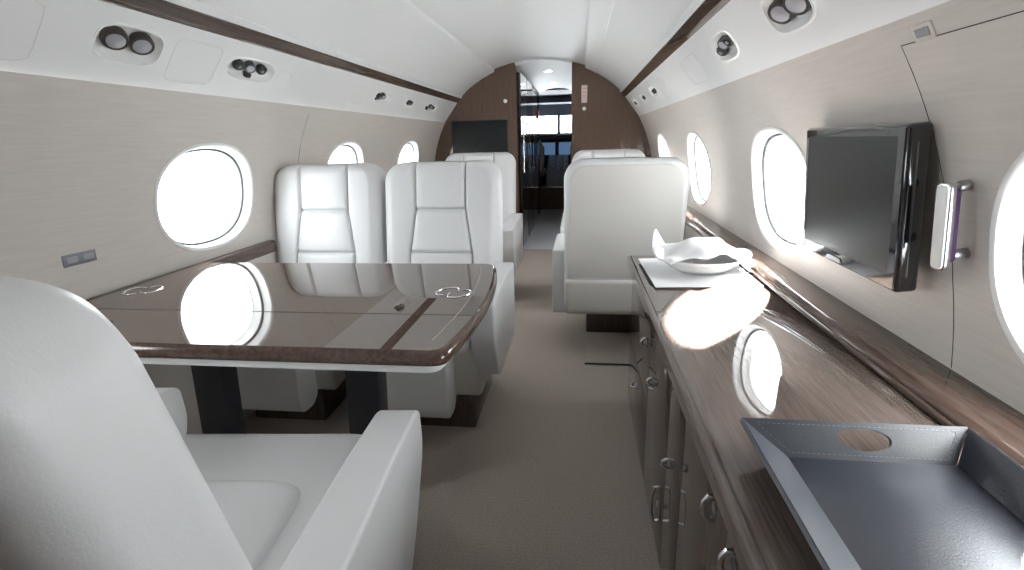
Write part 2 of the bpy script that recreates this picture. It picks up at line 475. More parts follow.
# faint rectangular and round access covers pressed into the valances
def valance_cover(idx, side, y, a, b, n):
    bm = nb(); pts = []
    for k in range(48):
        u, v = sup(2 * PI * k / 48, a, b, n); pts.append(vpoint(side, y + u, VL * .5 + v, .0000))
    tube(bm, pts, .0009, 5, closed=True)
    struct(link('trim_%d' % idx, bm, 'seamw'))
k = 10
for side, y, a, b, n in ((-1, 1.60, .10, .07, 9), (-1, 2.10, .05, .04, 3), (-1, .95, .16, .075, 9), (-1, 2.85, .10, .05, 9), (1, 2.35, .14, .06, 9), (1, 3.15, .10, .06, 9), (-1, 4.62, .09, .05, 9)):
    valance_cover(k, side, y, a, b, n); k += 1

# ------------------------------------------------------------------ overhead service units in the valance
def unit_frame(side, y):
    """matrix for a unit: local x along cabin, local y up the panel, local z out into the cabin"""
    c = vpoint(side, y, VL * .56)
    ex = Vector((0, -side, 0)); ey = Vector((side * vt[0], 0, vt[1])); ez = Vector((side * vn[0], 0, vn[1]))
    m = Matrix.Identity(4)
    for i in range(3): m[i][0] = ex[i]; m[i][1] = ey[i]; m[i][2] = ez[i]; m[i][3] = c[i]
    return m
def service_unit(side, y, a, b, lamps, label, kind):
    mt = unit_frame(side, y)
    u = thing(kind, label, 'reading light' if kind == 'reading_light_unit' else 'air vent', group=None)
    u.matrix_world = mt
    N = 56
    bm = nb(); L = []
    for (da, d) in ((.006, .0005), (.005, .003), (0, .003), (-.003, -.003), (-.010, -.015), (-.026, -.024)):
        sc = (a + da, max(.006, b + da))
        L.append([bm.verts.new((*sup(2 * PI * k / N, sc[0], sc[1], 3.2), d)) for k in range(N)])
    for A, B in zip(L, L[1:]):
        for k in range(N): bm.faces.new((A[k], A[(k + 1) % N], B[(k + 1) % N], B[k]))
    bm.faces.new(L[-1])
    link('housing', bm, 'plastic', u, angle=50)
    for (lx, ly, r, kd) in lamps:
        if kd == 'eye':
            rot = Matrix.Translation((lx, ly, -.012)) @ Matrix.Rotation(side * .38, 4, 'Y') @ Matrix.Rotation(.30, 4, 'X')
            bm = nb(); lathe(bm, [(r * .55, -.016), (r, -.006), (r * 1.05, .010), (r * .98, .016), (r * .78, .016), (r * .74, .012)], 28, rot, cap=True)
            e = link('reading_light', bm, 'bronze', u)
            bm = nb(); lathe(bm, [(r * .75, .0085), (r * .74, .0165), (r * .4, .0190), (.0005, .0198)], 24, rot)
            link('lens', bm, 'lens', e)
        elif kd == 'vent':
            rot = Matrix.Translation((lx, ly, -.010)) @ Matrix.Rotation(side * .30, 4, 'Y') @ Matrix.Rotation(.25, 4, 'X')
            bm = nb(); lathe(bm, [(r * .7, -.012), (r, .0), (r, .010), (r * .8, .014), (r * .45, .014), (r * .4, .004)], 20, rot)
            e = link('air_nozzle', bm, 'dark', u)
            bm = nb(); lathe(bm, [(r * .36, .002), (r * .34, .016), (r * .1, .019)], 12, rot); link('nozzle_knob', bm, 'steel', e)
        else:
            bm = nb(); box(bm, lx - r, lx + r, ly - r * .6, ly + r * .6, -.026, -.002, .003)
            link('call_button', bm, 'dark', u)
    return u
svc = [
    (-1, 0, [(-.042, .010, .030, 'eye'), (.042, .010, .030, 'eye')], 'reading_light_unit', 'oval recess with two round reading lights on left valance'),
    (-1, 1, [(-.075, .010, .020, 'vent'), (-.01, .010, .020, 'eye'), (.06, .010, .020, 'vent'), (0, -.024, .014, 'btn')], 'air_vent_unit', 'left valance recess with three dark nozzles above one square button, second from the camera'),
    (-1, 2, [(-.05, 0, .020, 'vent'), (.0, .008, .018, 'eye'), (-.08, -.02, .010, 'btn')], 'air_vent_unit', 'left valance cluster of dark nozzles above the gap past the second window'),
    (-1, 3, [(-.02, 0, .018, 'vent'), (.03, .0, .016, 'vent')], 'air_vent_unit', 'small pair of nozzles in the middle of the far left valance'),
    (-1, 4, [(-.08, -.015, .015, 'vent'), (.01, .004, .018, 'eye'), (.08, .0, .014, 'vent')], 'air_vent_unit', 'left valance nozzles nearest the bulkhead with the black screen'),
    (1, 0, [(-.045, .0, .030, 'eye'), (.045, .0, .030, 'eye')], 'reading_light_unit', 'right valance recess with reading lights cut by top of frame'),
    (1, 1, [(-.055, -.006, .019, 'vent'), (.0, .012, .019, 'eye'), (.055, .010, .018, 'vent')], 'air_vent_unit', 'right valance recess with tilted dark nozzles above the second window'),
    (1, 2, [(-.03, 0, .016, 'vent'), (.04, 0, .014, 'btn')], 'air_vent_unit', 'far right valance vent, first of the three small ones beyond the nozzles'),
    (1, 3, [(0, 0, .016, 'vent')], 'air_vent_unit', 'far right valance vent, middle of the three small ones'),
    (1, 4, [(0, 0, .016, 'vent')], 'air_vent_unit', 'far right valance vent closest to the wood bulkhead'),
]
for side, j, lamps, kind, label in svc:
    y, a, b = UNITS[side][j]; service_unit(side, y, a, b, lamps, label, kind)

# ------------------------------------------------------------------ seats
ZS, ZT = .40, .975
REC = .11
TH = .155
HW = .262
def lean(z): return -REC * max(0., (z - ZS)) / (ZT - ZS)
def make_seat(label, plinth=(.02, .415, .22), HW=.262, bdy=0., taper=0., arms=((-1, .236, .322, 0), (1, .236, .322, 0)), cwid=.232, panel=True):
    t = thing('cabin_seat', label, 'seat', group=None)
    # backrest: one smooth surface with sewn seams, cut along the seams into its pads
    bm = nb(); loops = []
    TR = .088
    zs = [.30 + (ZT - TR - .30) * i / 90 for i in range(90)] + [ZT - TR + TR * math.sin(PI / 2 * i / 20) for i in range(20)] + [ZT - .0006]
    def cwz(z): return .112 if z > .775 else .112 + min(1., (.775 - z) / .20) * .030
    for z in zs:
        dz = max(0., z - (ZT - TR)) / TR
        sh = 1 - math.sqrt(max(0., 1 - dz * dz))
        shy = max(0., z - (ZT - .04)) / .04; shy = 1 - math.sqrt(max(0., 1 - shy * shy))
        hw = HW - .085 * sh - taper * max(0., (z - .45) / .5)
        yf = lean(z) - .040 * shy; yb = lean(z) - TH + .040 * shy
        L = rect_loop(hw, yb, yf, .045, 110, 6, 6)
        P = []; cw = cwz(z)
        for (x, y) in L:
            if y > yf - .004:
                d = abs(x) - cw
                h = -.014 * math.exp(-(d / .0050) ** 2)
                if d < 0:
                    h += .006 * (1 - (abs(x) / cw) ** 4)
                    for zz in (.775, .588): h -= .016 * math.exp(-((z - zz) / .0060) ** 2)
                    lo, hi = (.775, 1.02) if z > .775 else ((.588, .775) if z > .588 else (.36, .588))
                    m_ = abs((z - (lo + hi) / 2) / ((hi - lo) / 2)); h += .007 * (1 - m_ ** 4) * (1 - (abs(x) / cw) ** 6)
                else:
                    h += .008 * max(0., math.sin(min(1., d / max(.01, hw - cw)) * PI)) ** .6
                y = y + h * (1 - .5 * shy)
            P.append((x, y + bdy, z))
        loops.append(P)
    loft(bm, loops)
    bm.faces.ensure_lookup_table()
    def zone(f):
        c = f.calc_center_median(); z = c.z
        if c.y - bdy < lean(z) - .045 or abs(c.x) > cwz(z) or len(f.verts) > 4: return 'backrest'
        return 'headrest' if z > .775 else ('back_cushion' if z > .588 else 'lumbar_cushion')
    zones = [zone(f) for f in bm.faces]
    bmesh.ops.recalc_face_normals(bm, faces=bm.faces)
    for nm in ('backrest', 'headrest', 'back_cushion', 'lumbar_cushion'):
        c = bm.copy(); c.faces.ensure_lookup_table()
        bmesh.ops.delete(c, geom=[f for f, z_ in zip(c.faces, zones) if z_ != nm], context='FACES')
        me = bpy.data.meshes.new(nm); c.to_mesh(me); c.free(); me.materials.append(M['leather'])
        for p in me.polygons: p.use_smooth = True
        o = bpy.data.objects.new(nm, me); COL.objects.link(o); o.parent = t
    bm.free()
    # rear shell panel
    bm = nb()
    q = []
    zb0, zb1 = .44, .950
    def rear(z): return lean(z) - TH + bdy
    prof = roundpoly([(-.248, zb0), (.248, zb0), (.232, zb1), (-.232, zb1)], [.008, .008, .085, .085], 6)
    A = [bm.verts.new((x, rear(z) + .004, z)) for x, z in prof]; B = [bm.verts.new((x * .992, rear(z) - .0035, zb0 + (z - zb0) * .996 + .001)) for x, z in prof]
    for i in range(len(A)): bm.faces.new((A[i], A[(i + 1) % len(A)], B[(i + 1) % len(A)], B[i]))
    bm.faces.new(B)
    if panel: link('rear_shell', bm, 'shell', t)
    else: bm.free()
    # seat cushion
    bm = nb(); loops = []
    cz = [(.340, .035), (.346, .015), (.36, .004), (.38, 0), (.42, 0), (.445, .003), (.460, .010), (.469, .022), (.473, .045)]
    for z, inset in cz:
        L = rect_loop(cwid - inset, -.04 + inset, .515 - inset, .035, 40, 20, 6)
        loops.append([(x, y, z) for x, y in L])
    loft(bm, loops)
    c = link('seat_cushion', bm, 'leather', t, angle=60)
    bm = nb(); pillow(bm, [(-.165, .0, .4735), (.165, .0, .4735), (.165, .335, .4735), (-.165, .335, .4735)], (0, 0, 1), .009, .004, p=14, corner=5.)
    link('seat_pad', bm, 'leather2', c, angle=70)
    # lower fairing with chamfered corners (seen from behind on the forward facing seat)
    bm = nb()
    pr = roundpoly([(-.175, .43), (-.175, .275), (-.13, .25), (.10, .245), (.25, .16), (.455, .15), (.47, .35), (.46, .43)], [.02, .02, .02, .05, .05, .03, .02, .02], 4)
    prism(bm, pr, 'x', -min(.256, cwid + .024), min(.256, cwid + .024), .022, 3)
    link('seat_base', bm, 'shell', t, angle=40)
    # leg rest hanging in front
    bm = nb(); pr = roundpoly([(.460, .365), (.560, .370), (.582, .345), (.590, .16), (.570, .125), (.50, .12), (.46, .15)], .018, 4)
    prism(bm, pr, 'x', -.165, .165, .014, 3)
    link('leg_rest', bm, 'leather', t, angle=50)
    # arms
    for (s, ax0, ax1, adz) in arms:
        bm = nb()
        pr = roundpoly([(-.05, .545), (.30, .540), (.475, .530), (.506, .520), (.510, .40), (.44, .235), (.36, .215), (-.05, .225)], [.01, 0, .02, .03, .03, .05, .02, .02], 5)
        if not panel: pr = roundpoly([(-.05, .545), (.30, .540), (.475, .530), (.506, .520), (.512, .43), (.42, .32), (.33, .24), (-.05, .225)], [.01, 0, .02, .03, .04, .04, .05, .02], 5)
        pr = [(y, z + adz * (1 if z > .4 else 0)) for y, z in pr]
        prism(bm, pr, 'x', s * ax0, s * ax1, .016, 4)
        a = link('armrest', bm, 'leather', t, angle=50)
        bm = nb(); xi = s * ax0
        box(bm, min(xi, xi - s * .0025), max(xi, xi - s * .0025), .30, .43, .462, .505, .001, 1)
        cp = link('control_panel', bm, 'plastic', a, angle=30)
        bm = nb(); box(bm, min(xi - s * .0025, xi - s * .004), max(xi - s * .0025, xi - s * .004), .375, .415, .468, .499, .0006, 1)
        link('control_slot', bm, 'gasket', cp, angle=30)
    # wood plinth
    bm = nb(); box(bm, -plinth[2], plinth[2], plinth[0], plinth[1], 0.0, .17, .006, 2)
    link('pedestal', bm, 'cab', t, angle=30)
    return t
near = make_seat('large white leather seat seen from behind in lower left foreground', (.02, .415, .22), .288, .04, .045, ((-1, .186, .275, .055), (1, .236, .322, 0)), panel=False)
near.location = (-.235, .40, 0); near.rotation_euler = (0, 0, math.radians(5))
aisle = make_seat('white leather seat facing camera across table, on the aisle side', arms=((-1, .236, .322, 0), (1, .205, .262, 0)))
aisle.location = (-.235, 2.12, 0); aisle.rotation_euler = (0, 0, PI)
seat0 = make_seat('white leather seat')
used = []
def place_seat(label, x, y, rz):
    s = copy_tree(seat0) if used else seat0; used.append(1); s.location = (x, y, 0); s.rotation_euler = (0, 0, math.radians(rz)); s['label'] = label; return s
wseat = make_seat('white leather seat facing camera across table, beside the left wall', plinth=(.02, .415, .15), HW=.256, arms=((1, .205, .244, 0),), cwid=.205)
wseat.location = (-.775, 2.12, 0); wseat.rotation_euler = (0, 0, PI)
place_seat('white seat top with black screen above it, far left', -.36, 3.66, 180)
place_seat('white seat top peeking out behind the right seat turned away from camera', .575, 3.70, 180)
bm = None
rseat = make_seat('white leather seat turned away from camera just past the credenza end', (.28, .62, .15))
rseat.location = (.565, 2.465, 0)

# small track cover set in the carpet behind the right seat
bm = nb(); box(bm, .405, .745, 2.32, 2.74, 0, .006, .002, 1)
h = tag(link('floor_track_cover', bm, 'carpet', angle=30), 'flat rectangular carpeted cover on the floor behind the right seat', 'floor cover')
bm = nb(); box(bm, .403, .747, 2.312, 2.3205, 0, .008, .001, 1); link('edge_strip', bm, 'dark', h)

# ------------------------------------------------------------------ conference table
TZ = .66
tb = thing('conference_table', 'large glossy taupe wood table with rounded corners between facing seats', 'table', (-.42, 1.275, 0))
def W(pts): return [(x + .42, y - 1.275) for x, y in pts]
def table_outline(ins=0.):
    yN, yF = .905 + ins, 1.665 - ins
    pts = [(-.985 + ins, yF), (-.985 + ins, yN)]
    # near edge then convex aisle edge
    arc = []
    for k in range(13):
        s = k / 12; y = yN + (yF - yN) * s; x = .092 + .045 * (1 - (2 * s - .88) ** 2 / 1.25) - ins
        arc.append((x, y))
    return pts, arc
def t_poly(ins, z=None):
    pts, arc = table_outline(ins)
    poly = [pts[0], pts[1]] + arc
    rad = [.02, .02] + [.045 - ins * .5] + [0] * 11 + [.045 - ins * .5]
    return W(roundpoly(poly, rad, 6))
bm = nb()
spec = [(.012, -.033), (.004, -.031), (0, -.025), (-.001, -.018), (.001, -.010), (.005, -.003), (.012, 0)]
loops = [[(x, y, TZ + dz) for x, y in t_poly(i)] for i, dz in spec]
R_ = [[bm.verts.new(p) for p in L] for L in loops]; n = len(R_[0])
for i in range(len(R_) - 1):
    for k in range(n): bm.faces.new((R_[i][k], R_[i][(k + 1) % n], R_[i + 1][(k + 1) % n], R_[i + 1][k]))
bm.faces.new(R_[0][::-1])
link('table_edge', bm, 'edge', tb, angle=60)
bm = nb(); P = t_poly(.0118)
a = [bm.verts.new((x, y, TZ - .004)) for x, y in P]; b = [bm.verts.new((x, y, TZ + .0006)) for x, y in P]
bm.faces.new(b); bm.faces.new(a[::-1])
for k in range(len(a)): bm.faces.new((a[k], a[(k + 1) % len(a)], b[(k + 1) % len(a)], b[k]))
top = link('tabletop', bm, 'table', tb, angle=30)
# thin inlay following the aisle edge, and the fold joint across
bm = nb(); P1 = [(x - .052, y) for x, y in table_outline(.0)[1]][1:-1]
pts = [(x + .42, y - 1.275, TZ + .0004) for x, y in P1]; tube(bm, pts, .0012, 6); link('inlay_line', bm, 'inlay', top)
bm = nb(); box(bm, -.555, .545, 1.130 - 1.275, 1.1315 - 1.275, TZ - .001, TZ + .0012); link('fold_joint', bm, 'seam', top, smooth=False)
# white underframe
bm = nb(); P = t_poly(.022); prism(bm, P, 'z', TZ - .056, TZ - .0325, .004, 2); link('underframe', bm, 'plastic', tb)
# two dark flat legs
for lx in (-.70, -.225):
    bm = nb(); xx = lx + .42
    pr = roundpoly([(xx - .075, 0), (xx + .02, 0), (xx + .050, TZ - .055), (xx - .050, TZ - .055)], 0)
    prism(bm, pr, 'y', -.03, .04, .006, 2)
    link('leg', bm, 'dark', tb)
# chrome folding catches let into the top (pairs of interlocking rings)
def catch(cx, cy, rz):
    bm = nb(); z = TZ + .0012
    for (dx, r, a0, a1) in ((-.022, .026, .4, 5.3), (.022, .026, 3.5, 8.5)):
        pts = [(dx + r * math.cos(a0 + (a1 - a0) * k / 24), r * 1.5 * math.sin(a0 + (a1 - a0) * k / 24), 0) for k in range(25)]
        tube(bm, pts, .0022, 8)
    mt = Matrix.Translation((cx + .42, cy - 1.275, z)) @ Matrix.Rotation(rz, 4, 'Z')
    bmesh.ops.transform(bm, matrix=mt, verts=bm.verts)
    link('table_catch', bm, 'chrome', tb)
catch(.030, 1.315, -.5); catch(-.905, 1.30, .4)

# ------------------------------------------------------------------ credenza: worktop + cabinet units
CZ = .625
wt = thing('worktop', 'long glossy wood worktop running along the right wall', 'worktop', (.745, .75, CZ))
bm = nb()
pr = roundpoly([(.553, CZ), (.928, CZ), (.928, CZ - .04), (.560, CZ - .04), (.553, CZ - .034)], [.012, 0, 0, .005, .01], 5)
bm2 = nb(); prism(bm2, [(x - .745, z - CZ) for x, z in pr], 'y', -.95 - .75, 1.95 - .75, .003, 2)
link('counter_slab', bm2, 'counter', wt)
bm = nb(); tube(bm, [(.5585 - .745, -.945 - .75, -.0075), (.5585 - .745, 1.945 - .75, -.0075)], .0078, 10)
bm.free()
bm = nb(); box(bm, .566 - .745, .5675 - .745, -.945 - .75, 1.944 - .75, .0, .0006); link('inlay_line', bm, 'seam', wt, smooth=False)
bm = nb(); box(bm, .918 - .745, .928 - .745, -.94 - .75, 1.944 - .75, .0, .012, .004, 3); link('upstand', bm, 'edge', wt)
def pull(bm_, y, z, horiz=False, L=.05):
    """satin pull ring standing off a cabinet face x=.575"""
    x = .575
    if horiz: P = [(x, y - L / 2, z), (x - .010, y - L / 2, z), (x - .016, y - L / 4, z - .004), (x - .017, y, z - .006), (x - .016, y + L / 4, z - .004), (x - .010, y + L / 2, z), (x, y + L / 2, z)]
    else: P = [(x, y, z + L / 2), (x - .010, y, z + L / 2), (x - .016, y, z + L / 4), (x - .017, y, z), (x - .016, y, z - L / 4), (x - .010, y, z - L / 2), (x, y, z - L / 2)]
    tube(bm_, P, .0045, 8)
    return bm_
def cabinet(y0, y1, label, fronts):
    t = thing('cabinet', label, 'cabinet', ((.575 + .92) / 2, (y0 + y1) / 2, 0))
    ox, oy = (.575 + .92) / 2, (y0 + y1) / 2
    def off(bm): bmesh.ops.translate(bm, vec=(-ox, -oy, 0), verts=bm.verts); return bm
    bm = nb(); box(bm, .590, .86, y0 + .001, y1 - .001, .03, CZ - .042); 
    link('body', off(bm), 'cab', t, smooth=False)
    bm = nb(); box(bm, .61, .86, y0 + .001, y1 - .001, .0, .03); link('toe_kick', off(bm), 'dark', t, smooth=False)
    for (kind, a, b, z0, z1, pulls) in fronts:
        bm = nb(); box(bm, .575, .5895, a + .0015, b - .0015, z0 + .0015, z1 - .0015, .0015, 2)
        d = link(kind, off(bm), 'cab', t, angle=30)
        for (py, pz, hz, L) in pulls:
            bm = pull(nb(), py, pz, hz, L); h = link('handle', off(bm), 'chrome', d)
            bm = nb(); 
            lathe(bm, [(.009, -.0005), (.009, .002), (.007, .003)], 20, Matrix.Translation((.575, py, pz)) @ Matrix.Rotation(-PI / 2, 4, 'Y'))
            link('escutcheon', off(bm), 'steel', d)
zt = CZ - .043
cabinet(1.40, 1.945, 'cabinet at far end of credenza, next to seat turned away', [('door', 1.40, 1.945, .30, zt, [(1.46, .47, False, .022)]), ('drawer', 1.40, 1.945, .035, .30, [(1.67, .22, True, .03)])])
cabinet(.90, 1.40, 'cabinet with tall satin pull, second from the far end of credenza', [('door', 1.06, 1.40, .035, zt, [(1.135, .16, False, .10), (1.30, .42, False, .018)]), ('door', .90, 1.06, .035, zt, [(1.02, .36, False, .018)])])
cabinet(.615, .90, 'narrow cabinet door with ring pull, beside the dark tray', [('door', .615, .90, .035, zt, [(.675, .525, False, .04)])])
cabinet(.12, .615, 'nearest visible cabinet under worktop, with ring pull at bottom edge of photo', [('door', .12, .615, .035, zt, [(.575, .52, False, .04)])])
cabinet(-.90, .12, 'cabinet of the credenza beside the camera, out of frame', [('door', -.40, .12, .035, zt, [(.06, .52, False, .05)]), ('door', -.90, -.40, .035, zt, [(-.45, .52, False, .05)])])

# ------------------------------------------------------------------ leather tray
tr = thing('serving_tray', 'navy leather tray with oval handle hole on the near worktop', 'tray', (.745, .44, CZ))
fx0, fx1, fy0, fy1 = .658 - .745, .866 - .745, .235 - .44, .652 - .44
rx0, rx1, ry0, ry1 = .600 - .745, .888 - .745, .205 - .44, .678 - .44
RZ = .050
bm = nb(); box(bm, fx0 - .006, fx1 + .006, fy0 - .006, fy1 + .006, 0.0005, .007, .002, 2)
base = link('tray_base', bm, 'navy', tr)
def slab(bm, a, b, c, d, nrm, th):
    """quad abcd thickened along -nrm"""
    nrm = Vector(nrm).normalized(); q = [Vector(v) for v in (a, b, c, d)]
    t = bmesh.new(); v1 = [t.verts.new(p) for p in q]; v2 = [t.verts.new(p - nrm * th) for p in q]
    t.faces.new(v1); t.faces.new(v2[::-1])
    for i in range(4): t.faces.new((v1[i], v2[i], v2[(i + 1) % 4], v1[(i + 1) % 4]))
    bmesh.ops.recalc_face_normals(t, faces=t.faces)
    bmesh.ops.bevel(t, geom=list(t.edges), offset=.0015, segments=2, affect='EDGES')
    merge(bm, t)
z0, z1 = .0065, RZ
for (q, nn) in (([(fx0, fy0, z0), (fx0, fy1, z0), (rx0, ry1, z1), (rx0, ry0, z1)], (1, 0, 1.2)), ([(fx1, fy1, z0), (fx1, fy0, z0), (rx1, ry0, z1), (rx1, ry1, z1)], (-1, 0, .5))):
    bm = nb(); slab(bm, *q, nn, .006); link('tray_side', bm, 'navy', tr)
# end walls with an oval hand hole
def tray_end(yf, yr, sgn):
    bm = nb(); nn = Vector((0, -sgn, (abs(yr - yf)) / (z1 - z0))).normalized()
    def P(u, v, off):
        s = (v - z0) / (z1 - z0)
        xl = fx0 + (rx0 - fx0) * s; xr = fx1 + (rx1 - fx1) * s
        x = xl + (xr - xl) * u; y = yf + (yr - yf) * s
        return Vector((x, y, v)) - nn * off
    L = {}
    for off in (0, .006):
        lay = nb(); bay(lay, 0, 1, z0, z1, .52, .030, .135, .0125, 2.2, lambda u, v: P(u, v, off), rings=4, side=14); merge(bm, lay)
    # rims between the two layers
    per = []
    S = 14
    for k in range(S * 4):
        e = k // S; f = (k % S) / S
        per.append(((f, z0), (1, z0 + (z1 - z0) * f), (1 - f, z1), (0, z1 - (z1 - z0) * f))[e])
    def hole(uv):
        phi = math.atan2((uv[1] - .030) / .0125, (uv[0] - .52) / .135); c, s = math.cos(phi), math.sin(phi); r = (abs(c) ** 2.2 + abs(s) ** 2.2) ** (-1 / 2.2)
        return (.52 + .135 * r * c, .030 + .0125 * r * s)
    for pts in (per, [hole(p) for p in per]):
        A = [bm.verts.new(P(*p, 0)) for p in pts]; B = [bm.verts.new(P(*p, .006)) for p in pts]
        for i in range(len(A)): bm.faces.new((A[i], A[(i + 1) % len(A)], B[(i + 1) % len(A)], B[i]))
    bmesh.ops.remove_doubles(bm, verts=bm.verts, dist=.00005)
    o = link('tray_end', bm, 'navy', tr, angle=40)
    bm = nb(); pts = [P(.05, z0 + .006, -.0003), P(.95, z0 + .006, -.0003), P(.955, z1 - .005, -.0003), P(.045, z1 - .005, -.0003)]
    for a, b in zip(pts, pts[1:] + pts[:1]):
        d = b - a; nst = max(4, int(d.length / .0065))
        for k in range(nst):
            p = a + d * (k + .2) / nst; q = a + d * (k + .8) / nst
            tube(bm, [p, q], .00045, 4)
    link('stitching', bm, 'stitch', o)
tray_end(fy1, ry1, 1); tray_end(fy0, ry0, -1)

# ------------------------------------------------------------------ papers, dish and napkin on the worktop
bm = nb()
P = [(-.165, .17), (-.155, -.205), (.155, -.19), (.16, .10), (.13, .21)]
prism(bm, P, 'z', .0008, .0028)
pm = tag(link('paper_sheet', bm, 'paper', smooth=False), 'white sheet lying flat on worktop under the dish', 'paper'); pm.location = (.752, 1.71, CZ)
# shallow oval bowl with a flared wavy rim
def bowl():
    bm = nb(); N = 64; prof = [(.0, .004), (.045, .004), (.062, .006), (.085, .022), (.105, .040), (.122, .050)]
    def pt(r, z, a, off):
        w = max(0., (r - .06) / .062)
        rr = r * (1 + .05 * w * math.cos(4 * a))
        tip = .028 * w ** 2 * (max(0., math.cos(a - 2.75)) ** 14 + .6 * max(0., math.cos(a - .25)) ** 10)
        return (rr * 1.12 * math.cos(a), rr * .84 * math.sin(a), z + tip + off)
    R1 = [[bm.verts.new(pt(max(r, .0008), z, 2 * PI * k / N, 0)) for k in range(N)] for r, z in prof]
    R2 = [[bm.verts.new(pt(max(r, .0008), z, 2 * PI * k / N, .004)) for k in range(N)] for r, z in prof]
    for RR in (R1, R2):
        for A, B in zip(RR, RR[1:]):
            for k in range(N): bm.faces.new((A[k], A[(k + 1) % N], B[(k + 1) % N], B[k]))
    for k in range(N): bm.faces.new((R1[-1][k], R1[-1][(k + 1) % N], R2[-1][(k + 1) % N], R2[-1][k]))
    bm.faces.new(R1[0]); bm.faces.new(R2[0])
    return bm
ds = tag(link('dish', bowl(), 'china', angle=60), 'white oval dish with a flared rim standing on the paper sheet', 'dish')
ds.scale = (1.08, 1.05, 1.); ds.location = (.772, 1.70, CZ - .0011); ds.rotation_euler = (0, 0, .12)
# napkin draped over the dish, one corner standing up
def napkin_mesh():
    rnd = random.Random(5); bm = nb(); n, m_ = 60, 44; ph = [rnd.uniform(0, 6.28) for _ in range(8)]
    layers = []
    for off in (0, .0022):
        g = []
        for j in range(m_ + 1):
            row = []
            for i in range(n + 1):
                u = -1 + 2 * i / n; v = -1 + 2 * j / m_
                h = .062 + .050 * math.exp(-((u - .0) / .55) ** 2 - ((v - .25) / .5) ** 2) - .012 * abs(u) ** 2
                h += .012 * math.cos(u * 2.6) * max(0., -v)                     # front edge arches over the hollow
                h += .075 * max(0., -u - .62) ** 1.5 * max(0., v + .2) * 3.      # left corner stands up
                h -= .026 * max(0., u - .55) * 2
                fold = .006 * math.sin(6 * u + 4 * v + ph[0]) + .003 * math.sin(11 * u - 7 * v + ph[5]) + .0035 * math.sin(14 * v - 6 * u + ph[1]) * max(0., u) + .004 * math.sin(19 * v + ph[2]) * max(0., u - .4)
                fray = .06 * max(0., u - .75) * 4 * math.sin(24 * v + ph[3])
                x = u * .148 * (1 + fray) * (1 - .18 * abs(v) ** 2); y = v * .098 * (1 - .25 * max(0., u) ** 2) + .012 * math.sin(4 * u + ph[4])
                row.append(bm.verts.new((x, y, h + fold + off)))
            g.append(row)
        layers.append(g)
    for g in layers:
        for j in range(m_):
            for i in range(n): bm.faces.new((g[j][i], g[j][i + 1], g[j + 1][i + 1], g[j + 1][i]))
    def rim(g): return [g[0][i] for i in range(n)] + [g[j][n] for j in range(m_)] + [g[m_][i] for i in range(n, 0, -1)] + [g[j][0] for j in range(m_, 0, -1)]
    A, B = rim(layers[0]), rim(layers[1])
    for i in range(len(A)): bm.faces.new((A[i], A[(i + 1) % len(A)], B[(i + 1) % len(A)], B[i]))
    return bm
nk = tag(link('napkin', napkin_mesh(), 'cloth', angle=70), 'white napkin draped over the oval dish, one corner standing up', 'napkin')
nk.scale = (1.08, 1.12, 1.); nk.location = (.778, 1.725, CZ - .000); nk.rotation_euler = (0, 0, .08)

# slot and small stud on the right ledge
bm = nb(); box(bm, -.006, .006, -.09, .09, -.001, .0012, .0008, 1)
o = tag(link('ledge_slot', bm, 'dark', angle=30), 'narrow dark slot in the right ledge behind the dish', 'vent slot'); o.location = (.936, 1.96, .6495)
bm = nb(); lathe(bm, [(.013, 0), (.013, .003), (.010, .005), (.002, .0055)], 20)
o = tag(link('ledge_stud', bm, 'dark'), 'small round black stud on the right ledge', 'stud'); o.location = (.985, 1.99, .6478)

# ------------------------------------------------------------------ wall television
tv = thing('television', 'flat black television mounted on the right wall over the worktop', 'television', (.955, 1.205, .765))
tilt = math.atan2(.025, .29)
Wd, Hh, Dp = .415, .305, .040
# local frame: x away from cabin, y along cabin, z up; the thing tilts to follow the wall
tv.rotation_euler = (0, -tilt, 0)
bm = nb(); box(bm, .0, Dp, -Wd / 2, Wd / 2, 0, Hh, .008, 3); cs = link('casing', bm, 'black', tv)
bm = nb(); box(bm, Dp - .002, Dp + .018, -.13, .13, .05, .25, .008, 2); link('wall_mount', bm, 'dark', tv)
# bezel ring
bm = nb()
def rect(bm, x, y0, y1, z0, z1): return [(x, y0, z0), (x, y1, z0), (x, y1, z1), (x, y0, z1)]
o1 = [bm.verts.new(p) for p in rect(bm, -.0015, -Wd / 2 + .006, Wd / 2 - .006, .006, Hh - .006)]
i1 = [bm.verts.new(p) for p in rect(bm, -.0015, -Wd / 2 + .026, Wd / 2 - .018, .030, Hh - .020)]
i2 = [bm.verts.new(p) for p in rect(bm, .0015, -Wd / 2 + .028, Wd / 2 - .020, .032, Hh - .022)]
o2 = [bm.verts.new(p) for p in rect(bm, .004, -Wd / 2 + .004, Wd / 2 - .004, .004, Hh - .004)]
for A, B in ((o2, o1), (o1, i1), (i1, i2)):
    for k in range(4): bm.faces.new((A[k], A[(k + 1) % 4], B[(k + 1) % 4], B[k]))
link('bezel', bm, 'black', tv, smooth=False)
bm = nb(); box(bm, -.0006, .002, -Wd / 2 + .026, Wd / 2 - .018, .030, Hh - .020); link('screen', bm, 'screen', tv, smooth=False)
bm = nb(); prism(bm, roundpoly([(-.035, 0), (.035, 0), (.028, .009), (-.028, .009)], .003, 3), 'x', -.004, -.001)
bmesh.ops.translate(bm, vec=(0, .03, .010), verts=bm.verts); link('control_bar', bm, 'steel', tv)
bm = nb(); box(bm, .016, .019, -Wd / 2 - .0006, -Wd / 2 + .002, .03, Hh - .03, .0004, 1); link('side_trim', bm, 'gasket', tv)

